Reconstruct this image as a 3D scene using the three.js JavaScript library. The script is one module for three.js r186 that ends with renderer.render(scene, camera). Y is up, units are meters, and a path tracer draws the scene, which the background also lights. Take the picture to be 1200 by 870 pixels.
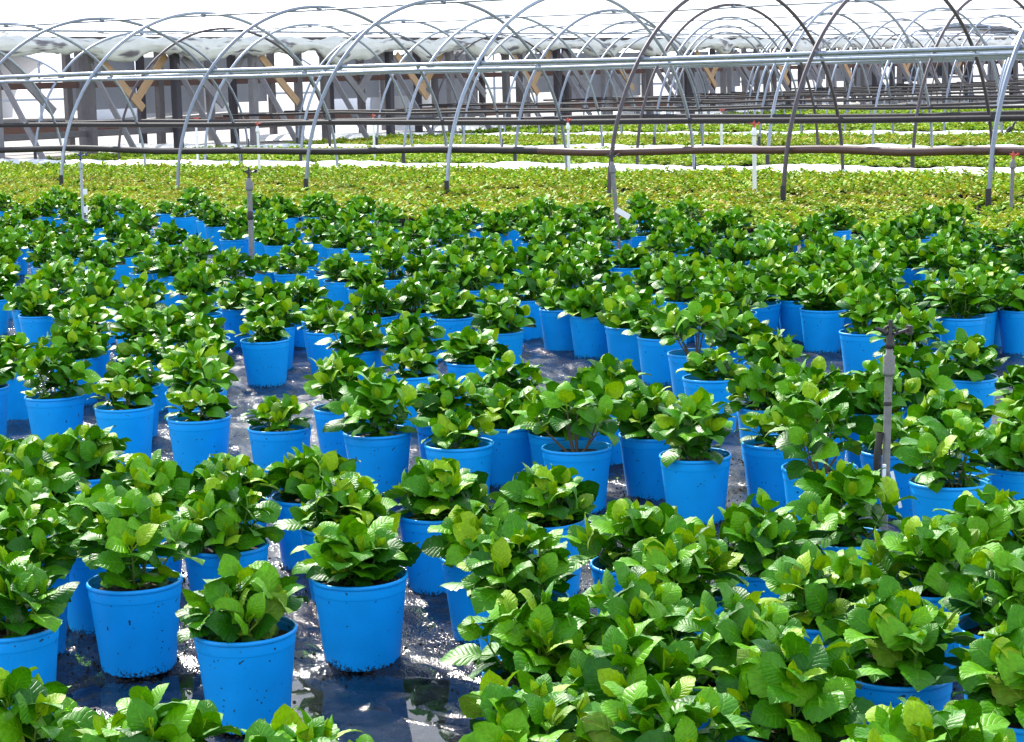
import * as THREE from 'three';
import { mergeGeometries } from 'three/addons/utils/BufferGeometryUtils.js';
import { createNoise2D, createNoise3D } from 'simplex-noise';

// ---------------------------------------------------------------- camera, sky, sun, exposure
const scene = new THREE.Scene();
const camera = new THREE.PerspectiveCamera(21.88, 1024 / 742, 0.1, 1500);
camera.position.set(0, 1.73, 0);
camera.rotation.order = 'YXZ';
camera.rotation.set(-Math.atan(347 / 2250), 0, -0.025);
const renderer = new THREE.WebGLRenderer({ antialias: true });
renderer.toneMapping = THREE.LinearToneMapping;
renderer.toneMappingExposure = 1.95;
renderer.shadowMap.enabled = true;
const sunDir = new THREE.Vector3(-Math.sin(0.42) * Math.cos(0.74), Math.sin(0.74), -Math.cos(0.42) * Math.cos(0.74));
const sun = new THREE.DirectionalLight(new THREE.Color(1, 0.95, 0.86), 4.6);
sun.position.copy(sunDir).multiplyScalar(60).add(new THREE.Vector3(0, 0, -20));
sun.target.position.set(0, 0, -20);
sun.castShadow = true;
Object.assign(sun.shadow.camera, { left: -40, right: 40, top: 40, bottom: -40, near: 1, far: 160 });
sun.shadow.mapSize.set(4096, 4096);
scene.add(sun, sun.target);
{ // pale summer sky: bright milky air low down, bluer overhead
  const W = 256, H = 128, d = new Float32Array(W * H * 4);
  for (let j = 0; j < H; j++) {
    const up = Math.max(0, Math.sin(((j + 0.5) / H - 0.5) * Math.PI)), k = Math.pow(up, 0.75);
    for (let i = 0; i < W; i++) d.set([1.3 - 0.95 * k, 1.33 - 0.84 * k, 1.37 - 0.61 * k, 1], (j * W + i) * 4);
  }
  const t = new THREE.DataTexture(d, W, H, THREE.RGBAFormat, THREE.FloatType);
  t.mapping = THREE.EquirectangularReflectionMapping; t.magFilter = t.minFilter = THREE.LinearFilter; t.needsUpdate = true;
  scene.background = t; scene.environment = t;
}

// ---------------------------------------------------------------- helpers
let seed = 7;
const rnd = () => { seed = (seed + 0x6d2b79f5) | 0; let t = Math.imul(seed ^ (seed >>> 15), 1 | seed); t = (t + Math.imul(t ^ (t >>> 7), 61 | t)) ^ t; return ((t ^ (t >>> 14)) >>> 0) / 4294967296; };
const rr = (a, b) => a + (b - a) * rnd();
const pick = (a) => a[Math.floor(rnd() * a.length)];
const n2 = createNoise2D(rnd), n3 = createNoise3D(rnd);
const clamp = (x, a = 0, b = 1) => Math.min(b, Math.max(a, x));
const smooth = (a, b, x) => { const t = clamp((x - a) / (b - a)); return t * t * (3 - 2 * t); };
const V = (x, y, z) => new THREE.Vector3(x, y, z);
const taken = {};
const numbered = (n) => { taken[n] = (taken[n] ?? -1) + 1; return taken[n] ? n + '_' + String(taken[n]).padStart(3, '0') : n; };
const shade = (o) => { o.traverse((c) => { if (c.isMesh) { c.castShadow = true; c.receiveShadow = true; } }); return o; };
function tag(o, label, category, group, kind) {
  o.userData = { ...o.userData, label, category };
  if (group) o.userData.group = group;
  if (kind) o.userData.kind = kind;
  return o;
}
function top(o, name) { o.name = numbered(name); scene.add(o); return o; }
function part(name, geo, mat, parent, label) {
  const m = new THREE.Mesh(geo, mat); m.name = name; m.castShadow = m.receiveShadow = true; parent.add(m);
  if (label) m.userData.label = label;
  return m;
}
// texture from a function (u, v) -> [r, g, b] in linear light (colour) or one grey number (data)
function tex(w, h, fn, color = true, repeat = [1, 1]) {
  const d = new Uint8Array(w * h * 4), c = new THREE.Color();
  for (let j = 0; j < h; j++) for (let i = 0; i < w; i++) {
    const r = fn((i + 0.5) / w, (j + 0.5) / h), o = (j * w + i) * 4;
    if (color) { c.setRGB(clamp(r[0]), clamp(r[1]), clamp(r[2])).convertLinearToSRGB(); d[o] = c.r * 255; d[o + 1] = c.g * 255; d[o + 2] = c.b * 255; }
    else d[o] = d[o + 1] = d[o + 2] = clamp(r) * 255;
    d[o + 3] = 255;
  }
  const t = new THREE.DataTexture(d, w, h, THREE.RGBAFormat); t.magFilter = t.minFilter = THREE.LinearFilter;
  t.wrapS = t.wrapT = THREE.RepeatWrapping; t.repeat.set(...repeat); if (color) t.colorSpace = THREE.SRGBColorSpace; t.needsUpdate = true;
  return t;
}
// noise that repeats over the unit square
const ang = (u) => [Math.cos(u * 2 * Math.PI), Math.sin(u * 2 * Math.PI)];
function tile(u, v, f, o = 0) { const [a, b] = ang(u), [c, d] = ang(v), k = f / 6.28; return 0.5 * (n3(a * k + o, b * k, c * k) + n3(c * k + 9.1, d * k + o, a * k + 3.3)); }
const fbm = (u, v, f, o = 0) => tile(u, v, f, o) * 0.55 + tile(u, v, f * 2.1, o + 5) * 0.28 + tile(u, v, f * 4.3, o + 11) * 0.17;
const mat = (o) => new THREE.MeshStandardMaterial(o);
const rgb = (r, g, b) => new THREE.Color().setRGB(r, g, b);
function tube(points, r0, r1 = r0, seg = 12, round = 8, closed = false) { // tapered tube through points
  const c = new THREE.CatmullRomCurve3(points, closed, 'centripetal'), fr = c.computeFrenetFrames(seg, closed), p = [], nn = [], uv = [], ix = [], L = c.getLength();
  for (let i = 0; i <= seg; i++) {
    const t = i / seg, q = c.getPointAt(t), r = r0 + (r1 - r0) * t;
    for (let j = 0; j <= round; j++) {
      const a = (j / round) * 2 * Math.PI, n = fr.normals[i].clone().multiplyScalar(Math.cos(a)).addScaledVector(fr.binormals[i], Math.sin(a));
      p.push(q.x + n.x * r, q.y + n.y * r, q.z + n.z * r); nn.push(n.x, n.y, n.z); uv.push(t * L, (j / round) * 2 * Math.PI * r0);
    }
  }
  for (let i = 0; i < seg; i++) for (let j = 0; j < round; j++) { const a = i * (round + 1) + j, b = a + round + 1; ix.push(a, a + 1, b, a + 1, b + 1, b); }
  if (!closed) for (const i of [0, seg]) { // flat end
    const q = c.getPointAt(i / seg), tn = c.getTangentAt(i / seg).multiplyScalar(i ? 1 : -1), at = p.length / 3;
    p.push(q.x, q.y, q.z); nn.push(tn.x, tn.y, tn.z); uv.push(0, 0);
    for (let j = 0; j <= round; j++) { const k = (i * (round + 1) + j) * 3; p.push(p[k], p[k + 1], p[k + 2]); nn.push(tn.x, tn.y, tn.z); uv.push(0, 0); }
    for (let j = 0; j < round; j++) ix.push(at, at + 1 + j + (i ? 1 : 0), at + 1 + j + (i ? 0 : 1));
  }
  const g = new THREE.BufferGeometry();
  g.setAttribute('position', new THREE.Float32BufferAttribute(p, 3)); g.setAttribute('normal', new THREE.Float32BufferAttribute(nn, 3)); g.setAttribute('uv', new THREE.Float32BufferAttribute(uv, 2)); g.setIndex(ix);
  return g;
}
function box(w, h, d, x = 0, y = 0, z = 0, ry = 0, rz = 0, rx = 0) { // a box with chamfered edges
  const b = Math.min(w, h, d) * 0.12, s = new THREE.Shape();
  s.moveTo(-w / 2 + b, -h / 2 + b); s.lineTo(w / 2 - b, -h / 2 + b); s.lineTo(w / 2 - b, h / 2 - b); s.lineTo(-w / 2 + b, h / 2 - b); s.closePath();
  const g = new THREE.ExtrudeGeometry(s, { depth: d - 2 * b, bevelEnabled: true, bevelSize: b, bevelThickness: b, bevelSegments: 1 });
  g.translate(0, 0, -d / 2 + b); g.rotateX(rx); g.rotateZ(rz); g.rotateY(ry); g.translate(x, y, z);
  return g;
}
const plain = (gs) => mergeGeometries(gs.map((g) => { const k = g.index ? g.toNonIndexed() : g.clone(); for (const n of Object.keys(k.attributes)) if (!['position', 'normal', 'uv'].includes(n)) k.deleteAttribute(n); return k; }));
// the tunnels' own directions: t runs along them, s across them into the distance
const TURN = -Math.atan2(0.5859, 0.8104), F0 = V(-7.034, 0, -30.508), AX = V(0.8104, 0, 0.5859), AS = V(0.5859, 0, -0.8104);
const TS = (t, s, y = 0) => F0.clone().addScaledVector(AX, t).addScaledVector(AS, s).setY(y);
const inView = (p, m = 1.12) => { const Z = -p.z; return Z > 2 && Math.abs(p.x) < Z * 0.267 * m + 0.6; };

// ---------------------------------------------------------------- the setting
{ // pale trodden earth out to the horizon
  const gt = tex(512, 512, (u, v) => { const k = 0.34 + 0.1 * fbm(u, v, 6) + 0.05 * fbm(u, v, 40, 3); return [k, k * 0.95, k * 0.88]; }, true, [150, 150]);
  const g = new THREE.PlaneGeometry(1600, 1600); g.rotateX(-Math.PI / 2); g.translate(0, -0.06, -300);
  const m = new THREE.Mesh(g, mat({ map: gt, roughness: 0.95 })); m.receiveShadow = true; top(m, 'ground'); m.userData.kind = 'structure'; m.userData.label = 'pale bare earth under and beyond the growing beds';
}
const puddle = (x, Z) => { // 1 where the sheet sags under water
  const e = 0.10 * n2(x * 3.1, Z * 3.1) + 0.05 * n2(x * 9, Z * 9);
  const a = 1 - Math.hypot((x + 0.50) / 0.66, (Z - 5.02) / 0.47) + e, b = 1 - Math.hypot((x + 0.98) / 0.34, (Z - 5.34) / 0.2) + e, c = 1 - Math.hypot((x - 0.02) / 0.36, (Z - 4.86) / 0.34) + e;
  return smooth(-0.05, 0.12, Math.max(a, b, c));
};
const matHeight = (x, Z) => {
  const wx = x + 0.12 * n2(x * 2, Z * 2 + 7), wz = Z + 0.12 * n2(x * 2 + 5, Z * 2);
  const fold = (f, o) => Math.pow(1 - Math.abs(n2(wx * f + o, wz * f * 0.7 - o)), 4);
  const h = 0.013 * fold(2.2, 0) + 0.012 * fold(5.3, 4) + 0.005 * fold(11, 9) + 0.004 * n2(x * 1.1, Z * 1.1) + 0.003;
  return Math.max(0.0005, h) - 0.022 * puddle(x, Z);
};
const crinkle = tex(1024, 1024, (u, v) => { const w = tile(u, v, 4) * 0.06, a = 1 - Math.abs(fbm(u + w, v - w, 14)), b = 1 - Math.abs(fbm(u - w, v, 34, 8)); return 0.25 * a ** 3 + 0.35 * b ** 2 + 0.2 + 0.2 * tile(u, v, 160, 2); }, false, [1 / 0.9, 1 / 0.9]);
{ // black plastic sheet under the pots, wrinkled and dusty
  const col = tex(1024, 1024, (u, v) => {
    const dust = smooth(-0.1, 0.55, fbm(u, v, 5, 1) + 0.5 * fbm(u, v, 24, 6)), grit = tile(u, v, 190, 4) > 0.62 ? 0.05 : 0, k = 0.016 + 0.05 * dust + grit;
    return [k * 1.0, k * 0.98, k * 1.06];
  }, true, [1 / 2.3, 1 / 2.3]);
  const rough = tex(512, 512, (u, v) => 0.13 + 0.24 * smooth(-0.2, 0.5, fbm(u, v, 6, 2)) + 0.07 * fbm(u, v, 40, 3), false, [1 / 1.7, 1 / 1.7]);
  const xs = [], zs = [];
  for (let x = -11; x < 9; x += Math.abs(x) < 2.4 ? 0.024 : Math.abs(x) < 4 ? 0.08 : 0.4) xs.push(x);
  for (let z = 2.2; z < 29.6; z += z < 8.5 ? 0.028 : z < 14 ? 0.06 : 0.3) zs.push(z);
  const p = [], uv = [], ix = [];
  for (const z of zs) for (const x of xs) { p.push(x, z > 16 ? 0.003 : matHeight(x, z), -z); uv.push(x, z); }
  for (let j = 0; j + 1 < zs.length; j++) for (let i = 0; i + 1 < xs.length; i++) { const a = j * xs.length + i, b = a + xs.length; ix.push(a, a + 1, b, a + 1, b + 1, b); }
  const g = new THREE.BufferGeometry(); g.setAttribute('position', new THREE.Float32BufferAttribute(p, 3)); g.setAttribute('uv', new THREE.Float32BufferAttribute(uv, 2)); g.setIndex(ix); g.computeVertexNormals();
  const m = new THREE.Mesh(g, mat({ map: col, roughnessMap: rough, roughness: 1, bumpMap: crinkle, bumpScale: 0.0035 })); m.receiveShadow = true; top(m, 'ground_sheet');
  m.userData.kind = 'structure'; m.userData.label = 'wrinkled black plastic ground sheet under the blue pots';
}
{ // standing water
  const s = new THREE.Shape(); for (let i = 0; i < 48; i++) { const a = (i / 48) * 2 * Math.PI, x = -0.52 + Math.cos(a) * 1.15, y = 5.02 + Math.sin(a) * 0.72; i ? s.lineTo(x, y) : s.moveTo(x, y); }
  const g = new THREE.ShapeGeometry(s); g.rotateX(-Math.PI / 2); g.translate(0, -0.004, 0);
  const m = new THREE.Mesh(g, new THREE.MeshPhysicalMaterial({ color: rgb(0.9, 0.95, 1), roughness: 0.015, transmission: 1, thickness: 0.02, ior: 1.33, attenuationColor: rgb(0.4, 0.45, 0.42), attenuationDistance: 0.08 }));
  top(m, 'puddle_water'); m.userData.kind = 'structure'; m.userData.label = 'shallow puddle of rain water on the black sheet';
}

// ---------------------------------------------------------------- potted plants
// one leaf: base at the origin, tip along +x, upper face +y
function leafGeo(L, Wd, o, nl = 12, nw = 4) {
  const p = [], uv = [], ix = [];
  const wide = (v) => { const k = Math.pow(v, 0.66) * Math.pow(1 - v, 0.95) / 0.342; return Wd * 0.5 * (k * (1 - 0.25 * smooth(0.82, 1, v))); };
  let cx = 0, cy = 0, an = o.rise;
  for (let j = 0; j <= nl; j++) {
    const v = j / nl;
    const ca = Math.cos(an), sa = Math.sin(an), tooth = nl > 8 && j % 2 && j < nl ? 1.07 : 0.97;
    for (let i = 0; i <= nw; i++) {
      const u = (i / nw) * 2 - 1, e = Math.abs(u), w = wide(v) * (e > 0.9 ? tooth : 1) * u;
      let h = o.fold * Math.abs(w) - o.curl * (w * w) / (Wd * 0.5) + (nl > 8 ? 0.0013 : 0) * Math.sin(v * 34 - e * 5) * e * Math.sin(v * 3.14) + o.wave * L * Math.sin(v * 7 + o.ph + u * 1.4) * e;
      const tw = o.twist * v * w;
      p.push(cx - sa * (h + tw), cy + ca * (h + tw), w * (1 - 0.12 * o.fold)); uv.push((u + 1) / 2, v);
    }
    cx += ca * L / nl; cy += sa * L / nl; an -= (o.droop / nl) * (0.5 + v);
  }
  const up = nw + 1;
  for (let j = 0; j < nl; j++) for (let i = 0; i < nw; i++) { const a = j * up + i, b = a + up; ix.push(a, a + 1, b, a + 1, b + 1, b); }
  const at = p.length / 3, q = 0.0022; // leaf stalk
  p.push(-0.03, -0.004, -q, -0.03, -0.004, q, 0.004, 0.0006, -q, 0.004, 0.0006, q, -0.03, -0.007, 0, 0.004, -0.003, 0); uv.push(0.5, 0.1, 0.5, 0.1, 0.5, 0.2, 0.5, 0.2, 0.5, 0.1, 0.5, 0.2);
  ix.push(at, at + 1, at + 2, at + 1, at + 3, at + 2, at, at + 2, at + 4, at + 2, at + 5, at + 4, at + 1, at + 4, at + 3, at + 3, at + 4, at + 5);
  const g = new THREE.BufferGeometry(); g.setAttribute('position', new THREE.Float32BufferAttribute(p, 3)); g.setAttribute('uv', new THREE.Float32BufferAttribute(uv, 2)); g.setIndex(ix); g.computeVertexNormals();
  return g;
}
const leafShapes = [];
for (let k = 0; k < 9; k++) {
  const o = { rise: rr(0.1, 0.35), droop: rr(0.5, 1.5), fold: rr(0.15, 0.6), curl: rr(0.1, 0.7), wave: rr(0.01, 0.035), twist: rr(-0.5, 0.5), ph: rr(0, 6) }, w = rr(0.72, 0.88);
  leafShapes.push({ fine: leafGeo(0.1, 0.1 * w, o), coarse: leafGeo(0.1, 0.1 * w, o, 5, 2) });
}
for (let k = 0; k < 2; k++) { // young leaves, still folded upright
  const o = { rise: 0.2, droop: rr(-0.3, 0.5), fold: rr(0.6, 0.95), curl: 0.2, wave: 0.02, twist: 0.2, ph: rr(0, 6) };
  leafShapes.push({ fine: leafGeo(0.1, 0.062, o), coarse: leafGeo(0.1, 0.062, o, 4, 2) });
}
// veins: midrib and side veins that run forward to the margin
const vein = (u, v) => {
  const x = Math.abs(u * 2 - 1), mid = 1 - smooth(0.012, 0.045, x * (0.5 + v * 0.7)), k = (v - 0.26 * Math.pow(x, 0.85)) * 8.5, f = Math.abs(k - Math.round(k));
  const side = (1 - smooth(0.03, 0.11, f)) * (1 - smooth(0.8, 1, x)) * (k > -0.4 ? 1 : 0);
  return [mid, side, f];
};
const leafBump = tex(192, 256, (u, v) => { const [m, s, f] = vein(u, v); return clamp(0.45 + 0.4 * Math.sin(Math.min(f, 0.5) * 3.14) - 0.35 * s - 0.4 * m + 0.1 * n2(u * 40, v * 40)); }, false);
const leafTone = (base, pale, brown, o) => tex(192, 256, (u, v) => {
  const [m, s] = vein(u, v), n = 1 + 0.16 * n2(u * 5 + o, v * 6) + 0.1 * n2(u * 22, v * 26 + o), vn = clamp(m * 0.8 + s * 0.42), x = Math.abs(u * 2 - 1);
  const burn = brown * smooth(0.55, 0.8, n2(u * 3 + o * 3, v * 3.4) * 0.5 + 0.5 * Math.max(x, v) + 0.12 * n2(u * 20, v * 20)), c = base.map((b, i) => (b * (1 - vn) + pale[i] * vn) * n);
  return c.map((k, i) => k * (1 - burn) + [0.22, 0.13, 0.03][i] * burn);
});
const leafMat = (base, pale, brown, o, rough = 0.36, thru = 0.28) => new THREE.MeshPhysicalMaterial({ map: leafTone(base, pale, brown, o), bumpMap: leafBump, bumpScale: 0.0012, specularIntensity: 0.36, roughness: rough, transmission: thru, thickness: 0, side: THREE.DoubleSide });
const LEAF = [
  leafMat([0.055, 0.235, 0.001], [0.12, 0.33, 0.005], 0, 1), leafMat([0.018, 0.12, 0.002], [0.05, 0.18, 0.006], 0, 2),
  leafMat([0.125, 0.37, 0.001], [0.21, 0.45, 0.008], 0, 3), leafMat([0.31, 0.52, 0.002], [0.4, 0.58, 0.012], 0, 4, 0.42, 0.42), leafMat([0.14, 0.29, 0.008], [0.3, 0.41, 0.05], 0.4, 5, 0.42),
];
const STEM = [mat({ color: rgb(0.1, 0.16, 0.03), roughness: 0.6 }), mat({ color: rgb(0.13, 0.095, 0.06), roughness: 0.85 })];
const SOIL = mat({ map: tex(256, 256, (u, v) => { const k = 0.018 + 0.02 * (fbm(u, v, 20) + 0.5), w = tile(u, v, 90, 3) > 0.7 ? 0.12 : 0; return [k * 1.3 + w, k + w, k * 0.75 + w]; }), bumpMap: tex(256, 256, (u, v) => 0.5 + 0.5 * fbm(u, v, 40), false), bumpScale: 0.006, roughness: 1 });

// a plan of one plant: stems and leaves in pot coordinates
function planPlant(o) {
  const stems = [], leaves = [];
  for (let s = 0; s < o.shoots; s++) {
    const ring = s === 0 ? 0 : s < 1 + o.shoots * 0.42 ? 0.5 : 1, az = s * 2.4 + rr(-0.35, 0.35), tilt = ring * rr(0.62, 1.0) * o.spread, len = o.height * (1 - 0.22 * ring) * rr(0.85, 1.14);
    const out = V(Math.cos(az), 0, Math.sin(az)), b = out.clone().multiplyScalar(0.012 + 0.035 * ring * rnd()).setY(0.232);
    const mid = b.clone().addScaledVector(out, Math.sin(tilt) * len * 0.5).add(V(0, Math.cos(tilt * 0.8) * len * 0.52, 0)), tip = b.clone().addScaledVector(out, Math.sin(tilt) * len * 0.86).add(V(0, Math.cos(tilt * 0.75) * len, 0));
    const c = new THREE.CatmullRomCurve3([b, mid, tip], false, 'centripetal');
    stems.push([b, mid, tip]);
    let phi = rnd() * 6.28;
    const nodes = o.nodes;
    nodes.forEach(([t, size, open], i) => {
      phi += 1.571 + rr(-0.3, 0.3);
      const at = c.getPointAt(t), T = c.getTangentAt(t), side = V(0, 1, 0).cross(T); if (side.length() < 0.05) side.set(1, 0, 0); side.normalize(); const side2 = T.clone().cross(side);
      for (let k = 0; k < 2; k++) {
        if (rnd() < o.drop * (1 - t)) continue;
        const a = phi + k * 3.1416 + rr(-0.2, 0.2), rad = side.clone().multiplyScalar(Math.cos(a)).addScaledVector(side2, Math.sin(a)), al = open + rr(-0.18, 0.18);
        const young = open < 0.5, shape = young ? 9 + Math.floor(rnd() * 2) : Math.floor(rnd() * 9), sc = (size * o.leaf * rr(0.84, 1.16)) / 0.1, jit = V(rr(-0.3, 0.3), rr(-0.1, 0.1), rr(-0.3, 0.3)), P = leafShapes[shape].coarse.attributes.position, q = V();
        const face = at.clone().setY(0).multiplyScalar(9); if (face.length() > 1) face.normalize();
        let m = null;
        for (let lift = 0.04; lift < 1.3 && !m; lift += 0.2) { // lift a leaf that would cut into the pot's wall or the soil
          const dir = T.clone().multiplyScalar(Math.cos(al)).addScaledVector(rad, Math.sin(al)); dir.y += lift; dir.normalize();
          const upish = T.clone().multiplyScalar(0.6).add(V(0, 0.42, 0)).addScaledVector(face, 0.5).add(jit), z = dir.clone().cross(upish).normalize(), y = z.clone().cross(dir).normalize();
          m = new THREE.Matrix4().makeBasis(dir, y, z).scale(V(sc, sc, sc)).setPosition(at.clone().addScaledVector(dir, 0.026 * sc));
          for (let i = 0; i < P.count; i++) { q.fromBufferAttribute(P, i).applyMatrix4(m); const r = Math.hypot(q.x, q.z); if ((r > 0.118 && r < 0.152 && q.y < 0.274) || (r < 0.13 && q.y < 0.236)) { m = null; break; } }
        }
        if (!m) continue;
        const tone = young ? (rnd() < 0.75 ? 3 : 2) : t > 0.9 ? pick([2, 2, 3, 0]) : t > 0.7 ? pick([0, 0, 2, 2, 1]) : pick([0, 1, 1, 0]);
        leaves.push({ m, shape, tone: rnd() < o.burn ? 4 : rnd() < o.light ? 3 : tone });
      }
    });
  }
  return { stems, leaves, o };
}
const N5 = [[0.16, 0.08, 1.5], [0.34, 0.095, 1.42], [0.52, 0.112, 1.3], [0.72, 0.12, 1.2], [0.88, 0.105, 1.02], [0.97, 0.085, 0.72], [1, 0.055, 0.35]];
const N4 = [[0.2, 0.085, 1.5], [0.44, 0.105, 1.38], [0.68, 0.118, 1.25], [0.88, 0.108, 1.05], [0.98, 0.088, 0.75], [1, 0.055, 0.35]];
const NL = [[0.58, 0.1, 1.25], [0.74, 0.118, 1.2], [0.88, 0.115, 1.05], [0.97, 0.085, 0.75], [1, 0.045, 0.35]];
const kinds = {
  full: { shoots: 9, height: 0.172, spread: 1.04, nodes: N5, leaf: 0.92, drop: 0.45, burn: 0.015, light: 0.03 },
  broad: { shoots: 10, height: 0.14, spread: 1.18, nodes: N4, leaf: 0.94, drop: 0.3, burn: 0.015, light: 0.08 },
  tall: { shoots: 8, height: 0.215, spread: 0.86, nodes: N5, leaf: 0.94, drop: 0.45, burn: 0.01, light: 0.03 },
  low: { shoots: 6, height: 0.115, spread: 1.05, nodes: N4, leaf: 0.82, drop: 0.4, burn: 0.05, light: 0.12 },
  leggy: { shoots: 7, height: 0.25, spread: 0.95, nodes: NL, leaf: 0.98, drop: 0.2, burn: 0.03, light: 0.05 },
  wilted: { shoots: 9, height: 0.145, spread: 1.3, nodes: N4, leaf: 0.9, drop: 0.3, burn: 0.3, light: 0.1 },
};
// the pot: a tapered blue bucket with a rolled lip and a shoulder band
const POT_H = 0.268;
const lathe = (pts, n = 44) => new THREE.LatheGeometry(pts.map(([r, y]) => new THREE.Vector2(r, y)), n);
const potBody = lathe([[0, 0.001], [0.098, 0], [0.107, 0.002], [0.11, 0.006], [0.1335, 0.222], [0.1352, 0.2245], [0.136, 0.228], [0.1372, 0.2545], [0.133, 0.256], [0.131, 0.25], [0.129, 0.222], [0.106, 0.012], [0.1, 0.008], [0, 0.008]]);
{ const P = potBody.attributes.position, U = potBody.attributes.uv; for (let i = 0; i < P.count; i++) U.setY(i, P.getY(i) / 0.28); }
const potRim = lathe([[0.1335, 0.2565], [0.1385, 0.2548], [0.1412, 0.2565], [0.1422, 0.261], [0.1412, 0.2655], [0.1385, 0.2682], [0.1352, 0.2675], [0.1332, 0.264], [0.1335, 0.2565]]);
const soilGeo = (() => { const g = new THREE.CircleGeometry(0.1305, 28, 0, 6.2832); const r = new THREE.RingGeometry(0.0005, 0.1305, 28, 7), p = r.attributes.position; for (let i = 0; i < p.count; i++) p.setZ(i, 0.232 + 0.007 * n2(p.getX(i) * 26, p.getY(i) * 26) + 0.01 * (1 - Math.hypot(p.getX(i), p.getY(i)) / 0.13)); r.rotateX(-Math.PI / 2); r.computeVertexNormals(); g.dispose(); return r; })();
const potTex = (o, dirt, c) => tex(1024, 512, (u, v) => { // round the wall and up it; soil splashed low down, a few specks above
  const y = v * 0.28, [cu, su] = ang(u), at = (f, k) => n3(cu * 0.12 * f + k, su * 0.12 * f, y * f), n = 1 + 0.05 * at(9, o) + 0.03 * at(120, o + 3);
  const low = dirt * smooth(0.15, 0.4, at(70, o + 7) * 0.6 + at(190, o) * 0.5 + 0.75 * (1 - y / (0.022 + 0.012 * at(8, o + 1))) - 0.1), dots = smooth(0.88, 0.95, at(48, o + 20) + 0.25 * at(12, o + 30) - 0.05), k = clamp(Math.max(low, dots * dirt));
  return [c[0] * n * (1 - k) + 0.02 * k, c[1] * n * (1 - k) + 0.016 * k, c[2] * n * (1 - k) + 0.013 * k];
});
const BLUE = [[0.003, 0.33, 0.82], [0.003, 0.31, 0.79], [0.004, 0.35, 0.84]];
const POT = BLUE.map((c, i) => new THREE.MeshPhysicalMaterial({ map: potTex(i * 3.7, 0.9, c), roughness: 0.45, specularIntensity: 0.35 }));
const RIM = BLUE.map((c) => new THREE.MeshPhysicalMaterial({ color: rgb(...c), roughness: 0.4, specularIntensity: 0.6 }));
function buildPlant(plan, fine, potKind) {
  const g = new THREE.Group(), pot = part('pot', potBody, POT[potKind], g); part('rim', potRim, RIM[potKind], pot); part('soil', soilGeo, SOIL, g);
  const sm = plan.o === kinds.leggy ? STEM[1] : STEM[0];
  if (fine) {
    plan.stemGeo ??= plan.stems.map((s) => tube(s, plan.o === kinds.leggy ? 0.0055 : 0.0042, 0.0022, 6, 5));
    for (const s of plan.stemGeo) part('stem', s, sm, g);
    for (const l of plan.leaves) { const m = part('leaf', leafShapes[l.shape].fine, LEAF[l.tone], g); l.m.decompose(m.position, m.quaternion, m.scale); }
  } else {
    plan.farStem ??= plain(plan.stems.map((s) => tube(s, 0.005, 0.003, 3, 4)));
    part('stem', plan.farStem, sm, g);

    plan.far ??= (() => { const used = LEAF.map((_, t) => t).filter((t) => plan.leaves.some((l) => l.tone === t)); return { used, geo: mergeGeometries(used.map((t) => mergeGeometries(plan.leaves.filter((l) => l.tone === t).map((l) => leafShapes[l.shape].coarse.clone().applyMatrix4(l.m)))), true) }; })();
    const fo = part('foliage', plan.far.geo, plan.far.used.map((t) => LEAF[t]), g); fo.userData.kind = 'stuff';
  }
  return g;
}
const plans = {};
for (const k in kinds) { plans[k] = []; for (let i = 0; i < (k === 'full' ? 5 : k === 'broad' || k === 'tall' ? 3 : 2); i++) plans[k].push(planPlant(kinds[k])); }

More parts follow.
